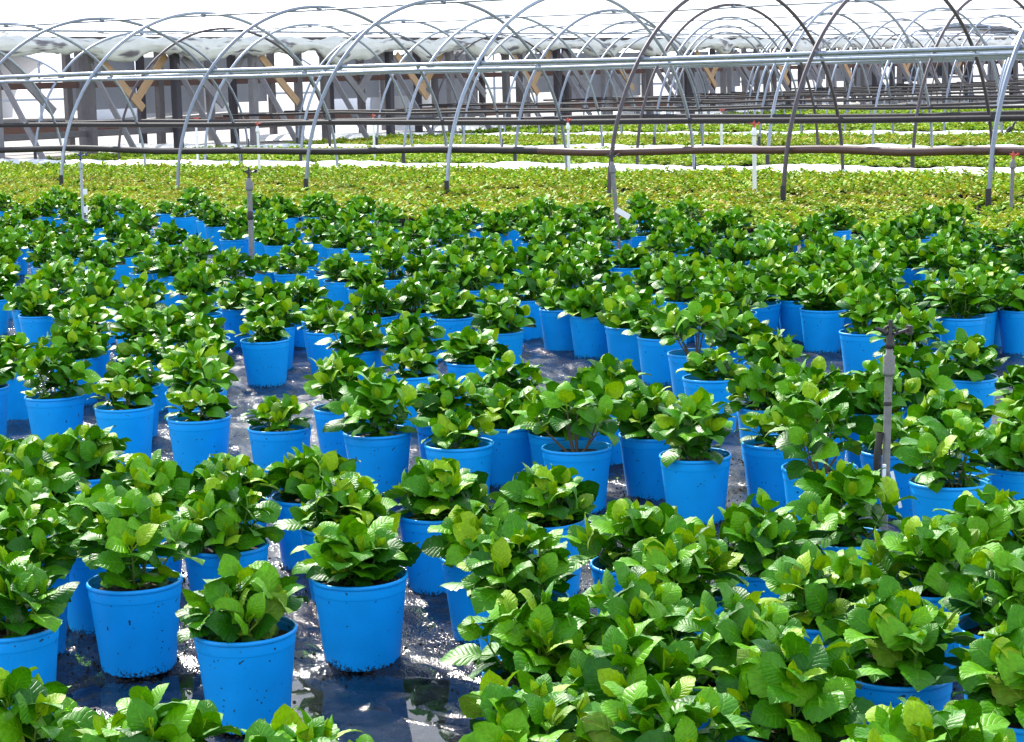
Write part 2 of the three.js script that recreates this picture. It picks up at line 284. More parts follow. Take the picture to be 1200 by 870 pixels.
// where the pots stand (x, metres out from the camera's foot) and how the plant in each has grown
const SPOTS = `
-1.10,4.00F -0.76,3.85F -0.45,3.71F -1.40,5.10F -1.14,5.56T -0.74,5.04W -0.93,5.99F -0.47,5.57B 0.01,5.26F -0.58,6.25B 0.10,6.26B -0.09,5.78B 0.36,5.63F
0.73,5.54F 1.04,5.90T 1.44,5.64F 1.17,5.28F 0.81,5.01B 0.45,5.19F 0.30,4.72F 0.54,4.49F 0.92,4.52F 0.27,4.26F 0.62,4.14F 0.30,3.87F 0.03,3.97F 0.05,4.58F
1.15,4.21F 1.29,4.87F 0.82,3.74F -1.62,7.18B -1.90,7.13B -1.69,6.61F -1.29,6.56B -1.01,6.61B -1.34,6.01F -1.68,6.22F -1.50,5.69F -0.73,6.70B -0.26,6.38B
-1.39,8.37L -1.00,8.09L -0.57,7.91T -0.22,7.62L -2.20,9.11T -1.79,8.72L -2.65,9.44F -2.63,9.97F -1.96,10.10L -1.87,9.32L -1.52,9.06F -1.57,9.57F -1.71,10.34F
-1.76,10.96L -2.07,10.60T -2.01,11.19B -2.39,10.39F -2.43,10.84T -1.41,10.90L -1.44,11.47B -1.07,11.20L -0.84,10.45F -1.15,11.78L -0.76,8.52T -0.53,10.26F
-0.51,9.48L -0.20,9.83B -0.28,8.13F -0.03,8.46T 0.25,7.50G 0.70,7.27T 0.57,7.73F -0.01,8.03B 0.20,7.83F 0.43,8.44F 1.04,7.47L 1.12,8.33F 1.55,8.14F 1.27,7.93T
0.96,9.11L 0.84,10.62B 0.96,9.94G 1.24,10.18B 1.31,9.58B 0.69,11.10B 2.64,11.14T 3.06,11.39F 2.04,9.75T 2.16,8.99F 1.48,7.29L 1.13,6.97G 1.55,6.69T 1.87,6.91F
1.79,7.64B 1.75,8.35T 2.27,8.21F 2.18,7.74F -3.31,15.51F -2.85,15.06L -3.66,18.02F -3.78,16.60F -4.30,16.20F -4.57,17.39F -4.61,17.84B -5.57,21.98L -6.11,23.15T
-4.58,21.64T -4.09,20.84T -3.88,21.93L -2.87,15.90B -3.12,17.68F -5.25,22.00T -4.79,21.20F -4.46,18.45F -4.17,18.56F -4.22,17.38B -3.79,15.77F -3.41,14.49F
-3.21,13.59T -3.21,12.83F -2.89,13.26T -2.74,12.05B -2.39,12.42T -3.40,17.61L -4.94,18.99T -3.84,14.30B -1.67,14.70L -2.07,14.36T -1.34,14.49L -2.99,19.77F
-2.11,20.79T -2.59,14.80F -1.76,12.53F -2.56,20.21L -2.24,17.80F -2.54,15.60T -2.18,13.36B -1.99,12.21L -2.58,18.08L -3.22,20.67F -2.07,17.29F -1.91,14.89L
-1.68,15.24F -1.54,12.25F -1.36,12.47F -1.65,17.35F -2.39,20.74B -2.13,22.01B -2.87,22.13F -1.20,18.87T -1.58,20.24F -0.67,18.70T -0.39,19.26F -0.45,18.22F
-0.13,18.02F -0.88,14.08T -0.40,13.90T -0.28,13.31F -1.23,14.10F -1.25,16.39L 0.01,19.02L -1.34,17.44F -0.98,15.55T -0.75,15.87L -0.55,16.77T -0.36,15.76B
-0.18,15.54F -1.01,13.48B -0.09,14.64F -0.60,14.11F -0.84,11.89F -0.62,12.08F -0.53,12.74F -0.09,13.71F -0.10,12.09L -0.37,11.71B 0.23,17.91F 0.10,18.75F
0.33,15.80T 0.96,17.03F 0.70,12.73L 0.97,12.82F 0.59,13.84F 0.44,13.04F 1.48,16.88T 1.10,12.30T 0.36,19.47T 0.61,15.73F 0.78,16.07T 0.63,14.65T 0.91,14.58B
1.11,14.02B 0.31,13.91T 0.21,13.21L 0.19,14.57B 0.12,12.60F 0.32,12.00L 0.50,11.70B 0.74,11.48F 1.23,17.41T 1.27,15.70F 1.53,18.01F 1.34,19.49T 0.64,18.93F
0.84,19.43B 0.68,17.58F 1.58,16.61B 1.85,16.71T 2.22,16.23F 1.39,12.42T 1.57,12.05L 1.76,12.59T 1.84,12.16F 2.29,12.99T 1.94,16.31L 2.37,16.62L 2.65,16.53F
2.97,17.36F 1.51,15.04T 1.69,14.65B 1.97,14.58T 2.08,14.84T 2.07,14.09L 2.48,15.00F 2.52,14.64B 1.29,13.39F 1.45,12.81L 1.74,13.01F 1.98,12.41F 2.11,13.21T
2.17,12.73F 1.91,11.67B 1.29,12.08F 3.87,15.76L 3.85,15.21L 3.07,13.66T 3.28,13.46F 2.46,12.73T 2.20,11.92F 2.91,11.68T 3.98,17.23T 3.06,16.41L 3.17,15.79F
3.45,16.30F 2.69,14.26T 2.98,14.05F 3.04,13.29F 3.47,13.68L 3.63,13.44F 3.16,12.58F 2.95,12.23B 2.38,12.45F 2.26,11.18F 2.57,11.62F 2.77,11.40T 3.60,15.44F
3.98,14.95T 3.84,17.57F -2.78,12.83F -3.59,21.31L -5.09,22.38T 1.76,18.68T -0.82,17.36F -5.39,21.47B -1.46,16.86F -2.34,19.04F 2.08,15.30T 1.20,11.08F
-3.30,16.50L -4.04,14.97B -1.59,21.08F -3.78,19.64F -0.06,11.05F -2.21,13.77F -3.06,12.41B -3.85,17.17F -5.48,23.41T -4.89,19.52L -4.64,22.64F -3.67,13.45F
-3.67,22.36T -1.82,19.57F 0.24,16.87L 1.98,10.64T -1.17,17.84L -5.46,20.09F 2.02,17.07T 2.64,13.81F 3.34,14.73B 3.80,16.80F 2.96,14.63B -2.27,11.61T -1.50,18.28T
-2.56,21.54F -3.58,18.91T -1.93,18.65L 1.36,11.60T 0.43,17.22F -2.55,18.57T -4.20,19.91F -3.31,16.95F
`.trim().split(/\s+/).map((q) => { const m = /(-?[\d.]+),([\d.]+)(\w)/.exec(q); return { x: +m[1], Z: +m[2], k: m[3] }; });
const KIND = { F: 'full', T: 'tall', B: 'broad', L: 'low', G: 'leggy', W: 'wilted' };
const LOOK = { full: 'rounded leafy plant in blue pot', tall: 'tall upright leafy plant in blue pot', broad: 'flat spreading leafy plant in blue pot', low: 'small low plant in blue pot', leggy: 'open plant on bare stems in blue pot', wilted: 'drooping brown-edged plant in blue pot' };
const ONE = { // those that stand out
  5: 'plant with wilted brown-edged leaves in a blue pot standing in the puddle', 7: 'spreading light green plant in a blue pot mirrored in the puddle', 4: 'leafy plant in a soil-splashed blue pot between the puddle and a drooping plant',
  69: 'tall open plant on two bare woody stems in a blue pot, soil showing', 25: 'plant with one very large dark leaf beside the puddle edge', 6: 'leafy plant in blue pot directly behind the wilted plant at the puddle', 8: 'rounded plant in blue pot next to the spreading plant mirrored in the puddle', 14: 'upright plant in blue pot hiding the foot of the taped riser', 70: 'tall plant in blue pot standing beside the bare-stemmed open plant', 43: 'small low plant in blue pot beside the bare-stemmed open plant', 91: 'upright plant in blue pot touching the taped riser tag side', 90: 'thin gappy plant in a blue pot beside the black-taped sprinkler riser',
};
const FINE_TO = 11.5, order = SPOTS.map((s, i) => ({ ...s, i })).sort((a, b) => a.Z - b.Z);
const MARKS = [[-0.5, 5, 1.5, 'near the puddle'], [1.22, 6.25, 1.15, 'near the black-taped sprinkler riser'], [-2.1, 15.6, 1.5, 'near the grey black-headed sprinkler riser'], [0.98, 16.9, 1.5, 'near the leaning sprinkler riser with white tag'], [-4.52, 20.4, 1.5, 'near the sprinkler riser with white labels']];
const lateral = (s) => { // the landmark that the pot stands by
  let best = null; for (const [x, Z, r, w] of MARKS) { const d = Math.hypot(s.x - x, s.Z - Z) / r; if (d < 1 && (!best || d < best[0])) best = [d, w]; }
  if (best) return best[1];
  return AS.dot(V(s.x, 0, -s.Z).sub(F0)) > -4.2 ? 'by the small bedding plants' : s.Z < 7.4 ? 'a few pots from the puddle' : s.Z < 12.5 ? 'in the middle of the pot field' : 'toward the rear of the pot field';
};
const groups = {};
for (const s of order) {
  const kind = KIND[s.k], plan = pick(plans[kind]), g = buildPlant(plan, s.Z < FINE_TO, Math.floor(rnd() * 3)), where = lateral(s);
  const sc = rr(0.97, 1.03); g.scale.set(sc, rr(0.98, 1.02), sc); g.position.set(s.x, 0, -s.Z); g.rotation.set(rr(-0.014, 0.014), rnd() * 6.28, rr(-0.014, 0.014));
  top(shade(g), 'potted_plant');
  if (ONE[s.i]) tag(g, ONE[s.i], 'potted plant'); else tag(g, LOOK[kind] + ' ' + where, 'potted plant', { full: 'rounded ', tall: 'upright ', broad: 'spreading ', low: 'small ', leggy: 'bare-stemmed ', wilted: 'drooping ' }[kind] + 'plants ' + where);
}

// ---------------------------------------------------------------- hoop tunnels
const W_T = 6.72, H_T = 2.9, PITCH = 7.45, BAY = 2.557;
const rust = (base, hot, o, f = 1) => tex(256, 256, (u, v) => { const k = smooth(0.1, 0.5, fbm(u, v, 9, o) + 0.3 * tile(u, v, 60, o)), n = 1 + 0.12 * tile(u, v, 40, o + 2); return base.map((b, i) => (b * (1 - k * f) + hot[i] * k * f) * n); }, true, [0.8, 4]);
const STEEL = [mat({ map: rust([0.27, 0.31, 0.37], [0.18, 0.2, 0.24], 1), roughness: 0.42, metalness: 0.55 }), mat({ map: rust([0.2, 0.23, 0.28], [0.12, 0.13, 0.15], 4), roughness: 0.45, metalness: 0.5 }), mat({ map: rust([0.07, 0.06, 0.07], [0.07, 0.04, 0.035], 8), roughness: 0.55, metalness: 0.3 })];
const ROLL = [mat({ map: rust([0.016, 0.014, 0.016], [0.035, 0.024, 0.024], 3), roughness: 0.72 }), mat({ map: rust([0.075, 0.035, 0.03], [0.11, 0.06, 0.05], 6), roughness: 0.5 })];
const STAKE = mat({ color: rgb(0.02, 0.02, 0.022), roughness: 0.6 });
const hoopPts = (n) => Array.from({ length: n + 1 }, (_, i) => { const a = Math.PI * (1 - i / n), c = Math.cos(a), s = Math.sin(a); return V(0, 0.0 + Math.pow(Math.max(s, 0), 0.96) * H_T, -(W_T / 2) - (W_T / 2) * c); });
const hoopNear = tube(hoopPts(18), 0.027, 0.027, 44, 10), hoopFar = tube(hoopPts(14), 0.027, 0.027, 28, 6);
const stakeGeo = new THREE.CylinderGeometry(0.034, 0.034, 0.34, 10), clampGeo = box(0.05, 0.075, 0.07);
const HOUSE_T = -10.7;
for (let k = 0; k < 10; k++) {
  const s0 = k * PITCH, t0 = k ? HOUSE_T + 0.6 : -14, near = k < 2;
  let lo = 99, hi = -99;
  for (let i = -14; i < 24; i++) { const t = i * BAY + (k * 0.9) % BAY, a = TS(t, s0), b = TS(t, s0 + W_T); if (t < t0) continue; if (inView(a, 1.35) || inView(b, 1.35)) { lo = Math.min(lo, i); hi = Math.max(hi, i); } }
  lo -= k ? 0 : 1; hi += 1;
  const g = new THREE.Group(), off = (k * 0.9) % BAY, tl = lo * BAY + off - 0.6, th = hi * BAY + off + 0.6;
  g.position.copy(TS(0, s0)); g.rotation.y = TURN; top(g, 'tunnel_frame');
  for (let i = lo; i <= hi; i++) {
    const dark = k === 0 && (i === 4 || i === 5) || rnd() < 0.14, m = part('hoop', near ? hoopNear : hoopFar, STEEL[dark ? 2 : rnd() < 0.5 ? 0 : 1], g);
    m.position.set(i * BAY + off + rr(-0.04, 0.04), 0, 0); m.rotation.z = rr(-0.008, 0.008); m.rotation.y = rr(-0.012, 0.012);
    if (k < 3) for (const z of [-0.002, -W_T + 0.002]) { if (rnd() < 0.35) continue; const st = part('ground_stake', stakeGeo, STAKE, m); st.position.set(0, 0.17, z); }
    if (k < 2) for (const [z, y] of [[-0.83, 1.9], [-W_T + 0.86, 1.86], [-W_T / 2, H_T]]) { const c = part('clamp', clampGeo, STEEL[1], m); c.position.set(0, y - (y > 2.5 ? 0.03 : 0), z); }
  }
  const long = (name, y, z, r, m, wob, ta = tl, tb = th) => { const pts = []; for (let t = ta; t <= tb + 0.01; t += (tb - ta) / 14) pts.push(V(t, y + wob * n2(t * 0.35, y * 9 + k * 5), z + wob * n2(t * 0.3 + 40, z + k))); return part(name, tube(pts, r, r, 42, near ? 10 : 6), m, g); };
  long('purlin', H_T - 0.05, -W_T / 2, 0.016, STEEL[1], 0.012);
  long('purlin', 1.9, -0.86, 0.03, STEEL[0], 0.02); long('purlin', 1.84, -W_T + 0.9, 0.03, STEEL[0], 0.025);
  const SPLIT = 9.05, b1 = k ? long('roll_bar', 0.95, -0.21, k > 1 ? 0.03 : 0.044, ROLL[0], 0.03) : long('roll_bar', 0.74, -0.21, 0.048, ROLL[0], 0.03, tl, SPLIT), b3 = k ? null : long('roll_bar', 0.74, -0.21, 0.051, ROLL[1], 0.03, SPLIT + 0.001, th), b2 = long('roll_bar', 0.93, -W_T + 0.23, k > 0 ? 0.03 : 0.05, ROLL[0], 0.03);
  if (b3) b3.userData.label = 'rusty brown length of the rolled-up side film bar';
  b1.userData.label = b2.userData.label = 'dark rolled-up side film on its bar';
  tag(g, ['front hoop tunnel frame next to the field of blue pots', 'second hoop tunnel frame behind the front one', 'third hoop tunnel frame back from the blue pots', 'fourth hoop tunnel frame back from the blue pots', 'fifth hoop tunnel frame back from the blue pots', 'sixth hoop tunnel frame back from the blue pots', 'seventh hoop tunnel frame back from the blue pots', 'eighth hoop tunnel frame back from the blue pots', 'ninth hoop tunnel frame back from the blue pots', 'rearmost hoop tunnel frame before the white film greenhouses'][k], 'tunnel frame', 'bare steel hoop tunnels');
}
// white film laid in the gutters between tunnels
const FILM = new THREE.MeshPhysicalMaterial({ map: tex(256, 256, (u, v) => { const k = 0.78 + 0.06 * fbm(u, v, 6), d = smooth(0.35, 0.6, fbm(u, v, 12, 5)); return [k - 0.15 * d, k - 0.1 * d, k - 0.1 * d]; }, true, [0.5, 0.5]), roughness: 0.3, bumpMap: tex(256, 256, (u, v) => 1 - Math.abs(fbm(u, v, 10, 4)) * 1.6, false, [0.8, 0.8]), bumpScale: 0.02 });
const SHEET = mat({ color: rgb(0.025, 0.025, 0.028), roughness: 0.7, bumpMap: crinkle, bumpScale: 0.004 });
function strip(tA, tB, sA, sB, y, lump, material, stepT = 0.22, stepS = 0.11) {
  const nT = Math.round((tB - tA) / stepT), nS = Math.max(1, Math.round((sB - sA) / stepS)), p = [], uv = [], ix = [];
  for (let j = 0; j <= nT; j++) for (let i = 0; i <= nS; i++) {
    const e = i / nS, t = tA + ((tB - tA) * j) / nT, w = 0.16 * n2(t * 0.5, sA), s = sA + (sB - sA) * e + (lump ? w * (1 - e) + 0.7 * w * e : 0);
    const h = lump ? lump * Math.pow(Math.sin(Math.PI * e), 0.7) * (0.85 + 0.16 * n2(t * 0.45, sA + e) + 0.1 * n2(t * 1.7, s * 2.2) + 0.07 * n2(t * 5, s * 5)) : 0;
    p.push(t, y + Math.max(0, h), -s); uv.push(t, s);
  }
  for (let j = 0; j < nT; j++) for (let i = 0; i < nS; i++) { const a = j * (nS + 1) + i, b = a + nS + 1; ix.push(a, b, a + 1, a + 1, b, b + 1); }
  const g = new THREE.BufferGeometry(); g.setAttribute('position', new THREE.Float32BufferAttribute(p, 3)); g.setAttribute('uv', new THREE.Float32BufferAttribute(uv, 2)); g.setIndex(ix); g.computeVertexNormals();
  const m = new THREE.Mesh(g, material); m.position.copy(F0); m.rotation.y = TURN; m.receiveShadow = m.castShadow = true;
  return m;
}
for (let k = 0; k < 6; k++) {
  const m = strip(-14 - k, 32, 6.4 + k * PITCH, 7.85 + k * PITCH, 0.008, 0.2, FILM, k < 2 ? 0.16 : 0.35, k < 2 ? 0.1 : 0.2);
  tag(top(m, 'gutter_film'), 'crumpled white plastic film lying along the gap behind the ' + ['front', 'second', 'third', 'fourth', 'fifth', 'sixth'][k] + ' hoop tunnel', 'plastic film', 'white film between the tunnels');
}
// ---------------------------------------------------------------- beds of small bedding plants in black pots
const bedGeo = [];
for (let v = 0; v < 4; v++) {
  const p = [], c = [], ix = [], nn = [];
  const quad = (a, b, d, e, col, n) => { const at = p.length / 3; for (const q of [a, b, d, e]) { p.push(q.x, q.y, q.z); nn.push(n.x, n.y, n.z); c.push(...col); } ix.push(at, at + 1, at + 2, at, at + 2, at + 3); };
  for (let i = 0; i < 8; i++) { const a = (i / 8) * 6.283, b = ((i + 1) / 8) * 6.283, q = (r, y, w) => V(r * Math.cos(w), y, r * Math.sin(w)); quad(q(0.05, 0, a), q(0.065, 0.075, a), q(0.065, 0.075, b), q(0.05, 0, b), [0.012, 0.012, 0.014], V(Math.cos((a + b) / 2), 0.1, Math.sin((a + b) / 2)).normalize()); quad(q(0.063, 0.067, a), q(0.001, 0.067, a), q(0.001, 0.067, b), q(0.063, 0.067, b), [0.02, 0.014, 0.01], V(0, 1, 0)); }
  for (let l = 0; l < 26; l++) {
    const az = l * 2.4 + rr(-0.3, 0.3), el = rr(0.0, 0.85), L = rr(0.06, 0.092), w = L * rr(0.4, 0.58), base = V(rr(-0.035, 0.035), 0.072 + 0.055 * (l / 26) * rr(0.6, 1.2), rr(-0.035, 0.035)), d = V(Math.cos(az) * Math.cos(el), Math.sin(el), Math.sin(az) * Math.cos(el)), sd = V(-Math.sin(az), 0, Math.cos(az)), n = sd.clone().cross(d).negate().normalize(); if (n.y < 0) n.negate();
    const m = base.clone().addScaledVector(d, L * 0.5).addScaledVector(n, 0.006), tip = base.clone().addScaledVector(d, L).add(V(0, -0.014, 0)), hue = rnd(), col = hue < 0.42 ? [0.3, 0.5, 0.016] : hue < 0.74 ? [0.55, 0.62, 0.05] : hue < 0.92 ? [0.07, 0.22, 0.01] : [0.42, 0.36, 0.04];
    quad(base, m.clone().addScaledVector(sd, w / 2), tip, m.clone().addScaledVector(sd, -w / 2), col, n);
  }
  const g = new THREE.BufferGeometry(); g.setAttribute('position', new THREE.Float32BufferAttribute(p, 3)); g.setAttribute('normal', new THREE.Float32BufferAttribute(nn, 3)); g.setAttribute('color', new THREE.Float32BufferAttribute(c, 3)); g.setIndex(ix);
  bedGeo.push(g);
}
const BED = new THREE.MeshPhysicalMaterial({ vertexColors: true, roughness: 0.6, specularIntensity: 0.3, transmission: 0.45, thickness: 0, side: THREE.DoubleSide });
const bedMats = [[1, 1, 1], [0.8, 0.95, 0.8], [1.15, 1.02, 0.9]].map((c) => { const m = BED.clone(); m.color.setRGB(...c); return m; });
let singles = 0;
const beds = [];
for (let k = 0; k < 6; k++) { if (!k) beds.push([-3.6, 1.3, 0.185, k], [1.95, 5.9, 0.185, k]); else beds.push([k * PITCH + 0.6, k * PITCH + 3.2, k < 3 ? 0.19 : 0.26, k], [k * PITCH + 3.65, k * PITCH + 5.8, k < 3 ? 0.19 : 0.26, k]); }
beds.forEach(([sA, sB, gap, k], bi) => {
  const sheet = strip(-14, 30, sA - 0.05, sB + 0.05, bi === 0 ? 0.009 : 0.004, 0, SHEET, 4, 9); top(sheet, 'bed_sheet'); sheet.userData.kind = 'structure'; sheet.userData.label = 'black ground cloth under a bed of small plants';
  const spots = [];
  for (let t = -14; t < 30; t += gap) for (let s = sA + 0.09; s < sB; s += gap) {
    const tt = t + rr(-0.25, 0.25) * gap, ss = s + rr(-0.25, 0.25) * gap, p = TS(tt, ss);
    if (!inView(p, 1.06) || (k && tt < HOUSE_T + 1) || rnd() < 0.05) continue;
    if (bi === 0 && ss < -3.5 + smooth(4, 13, tt) * 0.35) continue;
    if (n2(tt * 0.9 + bi * 7, ss * 1.3) < -0.78) continue;
    spots.push([tt, ss, p]);
  }
  spots.sort((a, b) => -b[2].z * -1 - a[2].z * -1 || 0).sort((a, b) => b[2].z - a[2].z);
  const rest = [];
  for (const q of spots) {
    if (bi === 0 && singles < 300) {
      const m = new THREE.Mesh(pick(bedGeo), pick(bedMats)); m.position.copy(q[2]).setY(0.011); m.rotation.y = rnd() * 6.28; const e = rr(0.85, 1.2); m.scale.set(e, e * rr(0.9, 1.2), e);
      tag(top(shade(m), 'bedding_plant'), 'small yellow-green bedding plant in a black pot between the blue pots and the front hoops', 'bedding plant', 'small bedding plants before the front tunnel'); singles++;
    } else rest.push(q);
  }
  const q4 = new THREE.Quaternion(), up = V(0, 1, 0), M = new THREE.Matrix4(), C = new THREE.Color();
  const im = new THREE.InstancedMesh(bedGeo[bi % 4], BED, rest.length);
  rest.forEach((q, i) => { const e = rr(0.85, 1.25) * (gap > 0.2 ? 1.35 : gap > 0.17 ? 1.12 : 1); q4.setFromAxisAngle(up, rnd() * 6.28); M.compose(q[2].clone().setY(0.011), q4, V(e, e * rr(0.85, 1.2), e)); im.setMatrixAt(i, M); const p = 0.75 + 0.4 * clamp(0.5 + 0.5 * n2(q[0] * 0.6, q[1] * 0.9)), y = rr(0.9, 1.12); C.setRGB(p * y, p, p * 0.85); im.setColorAt(i, C); });
  im.castShadow = im.receiveShadow = true;
  tag(top(im, 'bedding_plants'), bi === 0 ? 'mass of small yellow-green bedding plants before the front hoops' : 'bed of small yellow-green bedding plants under the ' + ['front', 'second', 'third', 'fourth', 'fifth', 'sixth'][k] + ' tunnel' + (k ? (bi % 2 ? ', far half' : ', near half') : ''), 'bedding plants', null, 'stuff');
});

// ---------------------------------------------------------------- timber shelter across the tunnels' ends
const WOOD = (c, o) => mat({ map: tex(256, 256, (u, v) => { const g = fbm(u * 1, v, 3, o) * 0.3 + 0.4 * tile(u * 0.12, v, 50, o + 2), n = 1 + 0.5 * g; return c.map((k) => k * n); }, true, [0.7, 0.9]), roughness: 0.85 });
const GREY_WOOD = [WOOD([0.2, 0.19, 0.2], 1), WOOD([0.13, 0.12, 0.125], 3), WOOD([0.055, 0.05, 0.06], 5)], TAN_WOOD = WOOD([0.42, 0.27, 0.15], 7), RED_WOOD = WOOD([0.16, 0.09, 0.075], 9);
{
  const g = new THREE.Group(); g.position.copy(TS(HOUSE_T, 7.6)); g.rotation.y = TURN; top(g, 'timber_shelter');
  const bar = (name, a, b, w, d, m) => { const L = a.distanceTo(b), mid = a.clone().add(b).multiplyScalar(0.5), geo = box(w, L, d), o = part(name, geo, m, g); o.position.copy(mid); o.quaternion.setFromUnitVectors(V(0, 1, 0), b.clone().sub(a).normalize()); return o; };
  const LEN = 71.5, H0 = 2.62;
  for (const x of [0, -3.4, -7]) for (let s = 0, i = 0; s <= LEN; s += 2.75, i++) {
    bar('post', V(x + rr(-0.05, 0.05), 0, -s), V(x, H0 + 0.02, -s), 0.2, 0.2, GREY_WOOD[(i + (x ? 1 : 0)) % 3]);
    if (x > -1) {
      bar('brace', V(x + 0.14, H0 - 0.25, -s - 0.15), V(x + 0.14, 1.15, -s - 1.5), 0.055, 0.2, i % 2 ? TAN_WOOD : GREY_WOOD[0]);
      if (i % 3 !== 1) bar('brace', V(x - 0.14, H0 - 0.2, -s + 0.15), V(x - 0.14, 1.3, -s + 1.25), 0.055, 0.2, i % 2 ? GREY_WOOD[0] : TAN_WOOD);
      bar('brace', V(x - 0.2, H0 - 0.1, -s), V(x + 1.5, 0.02, -s - 0.02), 0.15, 0.05, GREY_WOOD[0]);
    }
  }
  for (const x of [0, -3.4, -7]) bar('beam', V(x, H0 + 0.13, 0.4), V(x, H0 + 0.13, -LEN - 0.4), 0.1, 0.2, GREY_WOOD[1]);
  bar('rail', V(-3.4, 1.75, 0.2), V(-3.4, 1.75, -LEN), 0.05, 0.16, RED_WOOD); bar('rail', V(-7, 0.5, 0.2), V(-7, 0.5, -LEN), 0.05, 0.4, RED_WOOD); bar('rail', V(-0.12, 0.62, 0.2), V(-0.12, 0.62, -18), 0.05, 0.14, GREY_WOOD[1]);
  const back = new THREE.MeshPhysicalMaterial({ color: rgb(0.36, 0.38, 0.43), roughness: 0.6, transmission: 0.25, thickness: 0, side: THREE.DoubleSide });
  for (let s = 0, i = 0; s < LEN - 2; s += 2.75, i++) { if (i % 4 === 2) continue; const y0 = 0.72 + 0.5 * rnd(), y1 = 2.5; part('back_film', box(0.02, y1 - y0, 2.62, -7.16, (y0 + y1) / 2, -s - 1.375), back, g); }
  { // film roof, sagging between rafters, and the side film gathered under the eave
    const nS = 260, nX = 14, p = [], ix = [], uv = [];
    for (let j = 0; j <= nS; j++) for (let i = 0; i <= nX; i++) { const s = (j / nS) * (LEN + 1) - 0.5, x = 0.35 - (i / nX) * 7.6, sag = 0.05 * Math.abs(Math.sin((s / 2.75) * Math.PI)); p.push(x, H0 + 0.3 + 0.42 * Math.sin((i / nX) * Math.PI * 0.5) - sag + 0.03 * n2(s * 0.8, x), -s); uv.push(x, s); }
    for (let j = 0; j < nS; j++) for (let i = 0; i < nX; i++) { const a = j * (nX + 1) + i, b = a + nX + 1; ix.push(a, a + 1, b, a + 1, b + 1, b); }
    const q = new THREE.BufferGeometry(); q.setAttribute('position', new THREE.Float32BufferAttribute(p, 3)); q.setAttribute('uv', new THREE.Float32BufferAttribute(uv, 2)); q.setIndex(ix); q.computeVertexNormals();
    part('roof_film', q, new THREE.MeshPhysicalMaterial({ color: rgb(0.75, 0.78, 0.8), roughness: 0.5, transmission: 0.4, thickness: 0, side: THREE.DoubleSide }), g);
    const r = [], ri = [], ru = [], nA = 12, nB = 420; // gathered film
    for (let j = 0; j <= nB; j++) for (let i = 0; i <= nA; i++) { const s = (j / nB) * (LEN + 0.6) - 0.3, a = (i / nA) * 6.283, rad = 0.14 + 0.07 * n2(s * 0.7, 3) + 0.03 * n2(s * 3 + Math.cos(a), Math.sin(a) * 2), bulge = 0.12 * Math.max(0, n2(s * 0.35, 8)); r.push(0.34 + Math.cos(a) * rad, H0 + 0.02 - bulge * 1.5 + Math.sin(a) * (rad + bulge) * 1.35, -s); ru.push(s, i / nA); }
    for (let j = 0; j < nB; j++) for (let i = 0; i < nA; i++) { const a = j * (nA + 1) + i, b = a + nA + 1; ri.push(a, b, a + 1, a + 1, b, b + 1); }
    const f = new THREE.BufferGeometry(); f.setAttribute('position', new THREE.Float32BufferAttribute(r, 3)); f.setAttribute('uv', new THREE.Float32BufferAttribute(ru, 2)); f.setIndex(ri); f.computeVertexNormals();
    part('gathered_film', f, mat({ map: tex(256, 256, (u, v) => { const d = smooth(0.1, 0.45, fbm(u, v, 7, 3)), k = 0.62 + 0.08 * fbm(u, v, 20, 1); return [k * (1 - 0.8 * d), k * (1 - 0.82 * d), k * 0.93 * (1 - 0.78 * d)]; }, true, [0.13, 1]), roughness: 0.6 }), g);
    const eave = bar('eave_pipe', V(0.42, H0 + 0.34, 0.4), V(0.42, H0 + 0.34, -LEN - 0.4), 0.05, 0.05, STEEL[1]); eave.userData.label = 'metal pipe along the eave';
  }
  tag(g, 'open timber shelter with white film roof behind the hoop frames', 'shelter');
}
// ---------------------------------------------------------------- white film greenhouses far behind
{
  const skin = new THREE.MeshPhysicalMaterial({ color: rgb(0.5, 0.52, 0.57), roughness: 0.5, transmission: 0.1, thickness: 0, side: THREE.DoubleSide }), far = STEEL[0];
  for (let k = 0; k < 5; k++) {
    const g = new THREE.Group(), w = 8, h = 3.6; g.position.set(-26 + k * 12.2, 0, -96 - (k % 2) * 3); g.rotation.y = TURN * 0.25; top(g, 'film_greenhouse');
    const p = [], ix = []; for (let j = 0; j <= 10; j++) for (let i = 0; i <= 16; i++) { const a = (i / 16) * Math.PI; p.push(-Math.cos(a) * w / 2 * 1.3, Math.pow(Math.sin(a), 0.8) * h + 0.02 * n2(i, j), -j * 1.6); }
    for (let j = 0; j < 10; j++) for (let i = 0; i < 16; i++) { const a = j * 17 + i, b = a + 17; ix.push(a, b, a + 1, a + 1, b, b + 1); }
    const q = new THREE.BufferGeometry(); q.setAttribute('position', new THREE.Float32BufferAttribute(p, 3)); q.setIndex(ix); q.computeVertexNormals(); part('film_cover', q, skin, g);
    for (const x of [-3.2, -1.1, 1.1, 3.2]) part('end_post', box(0.1, h * Math.pow(Math.sin(Math.acos(Math.abs(x) / 5.2)), 0.8), 0.1, x, (h * Math.pow(Math.sin(Math.acos(Math.abs(x) / 5.2)), 0.8)) / 2, 0.06), far, g);
    part('end_rail', box(9.6, 0.1, 0.08, 0, 1.1, 0.07), far, g); part('end_hoop', tube(Array.from({ length: 17 }, (_, i) => { const a = (i / 16) * Math.PI; return V(-Math.cos(a) * 5.2, Math.pow(Math.sin(a), 0.8) * h, 0.05); }), 0.05, 0.05, 30, 6), far, g);
    tag(g, 'white film-covered greenhouse beyond the last hoop frames', 'greenhouse', 'film greenhouses on the skyline');
  }
}
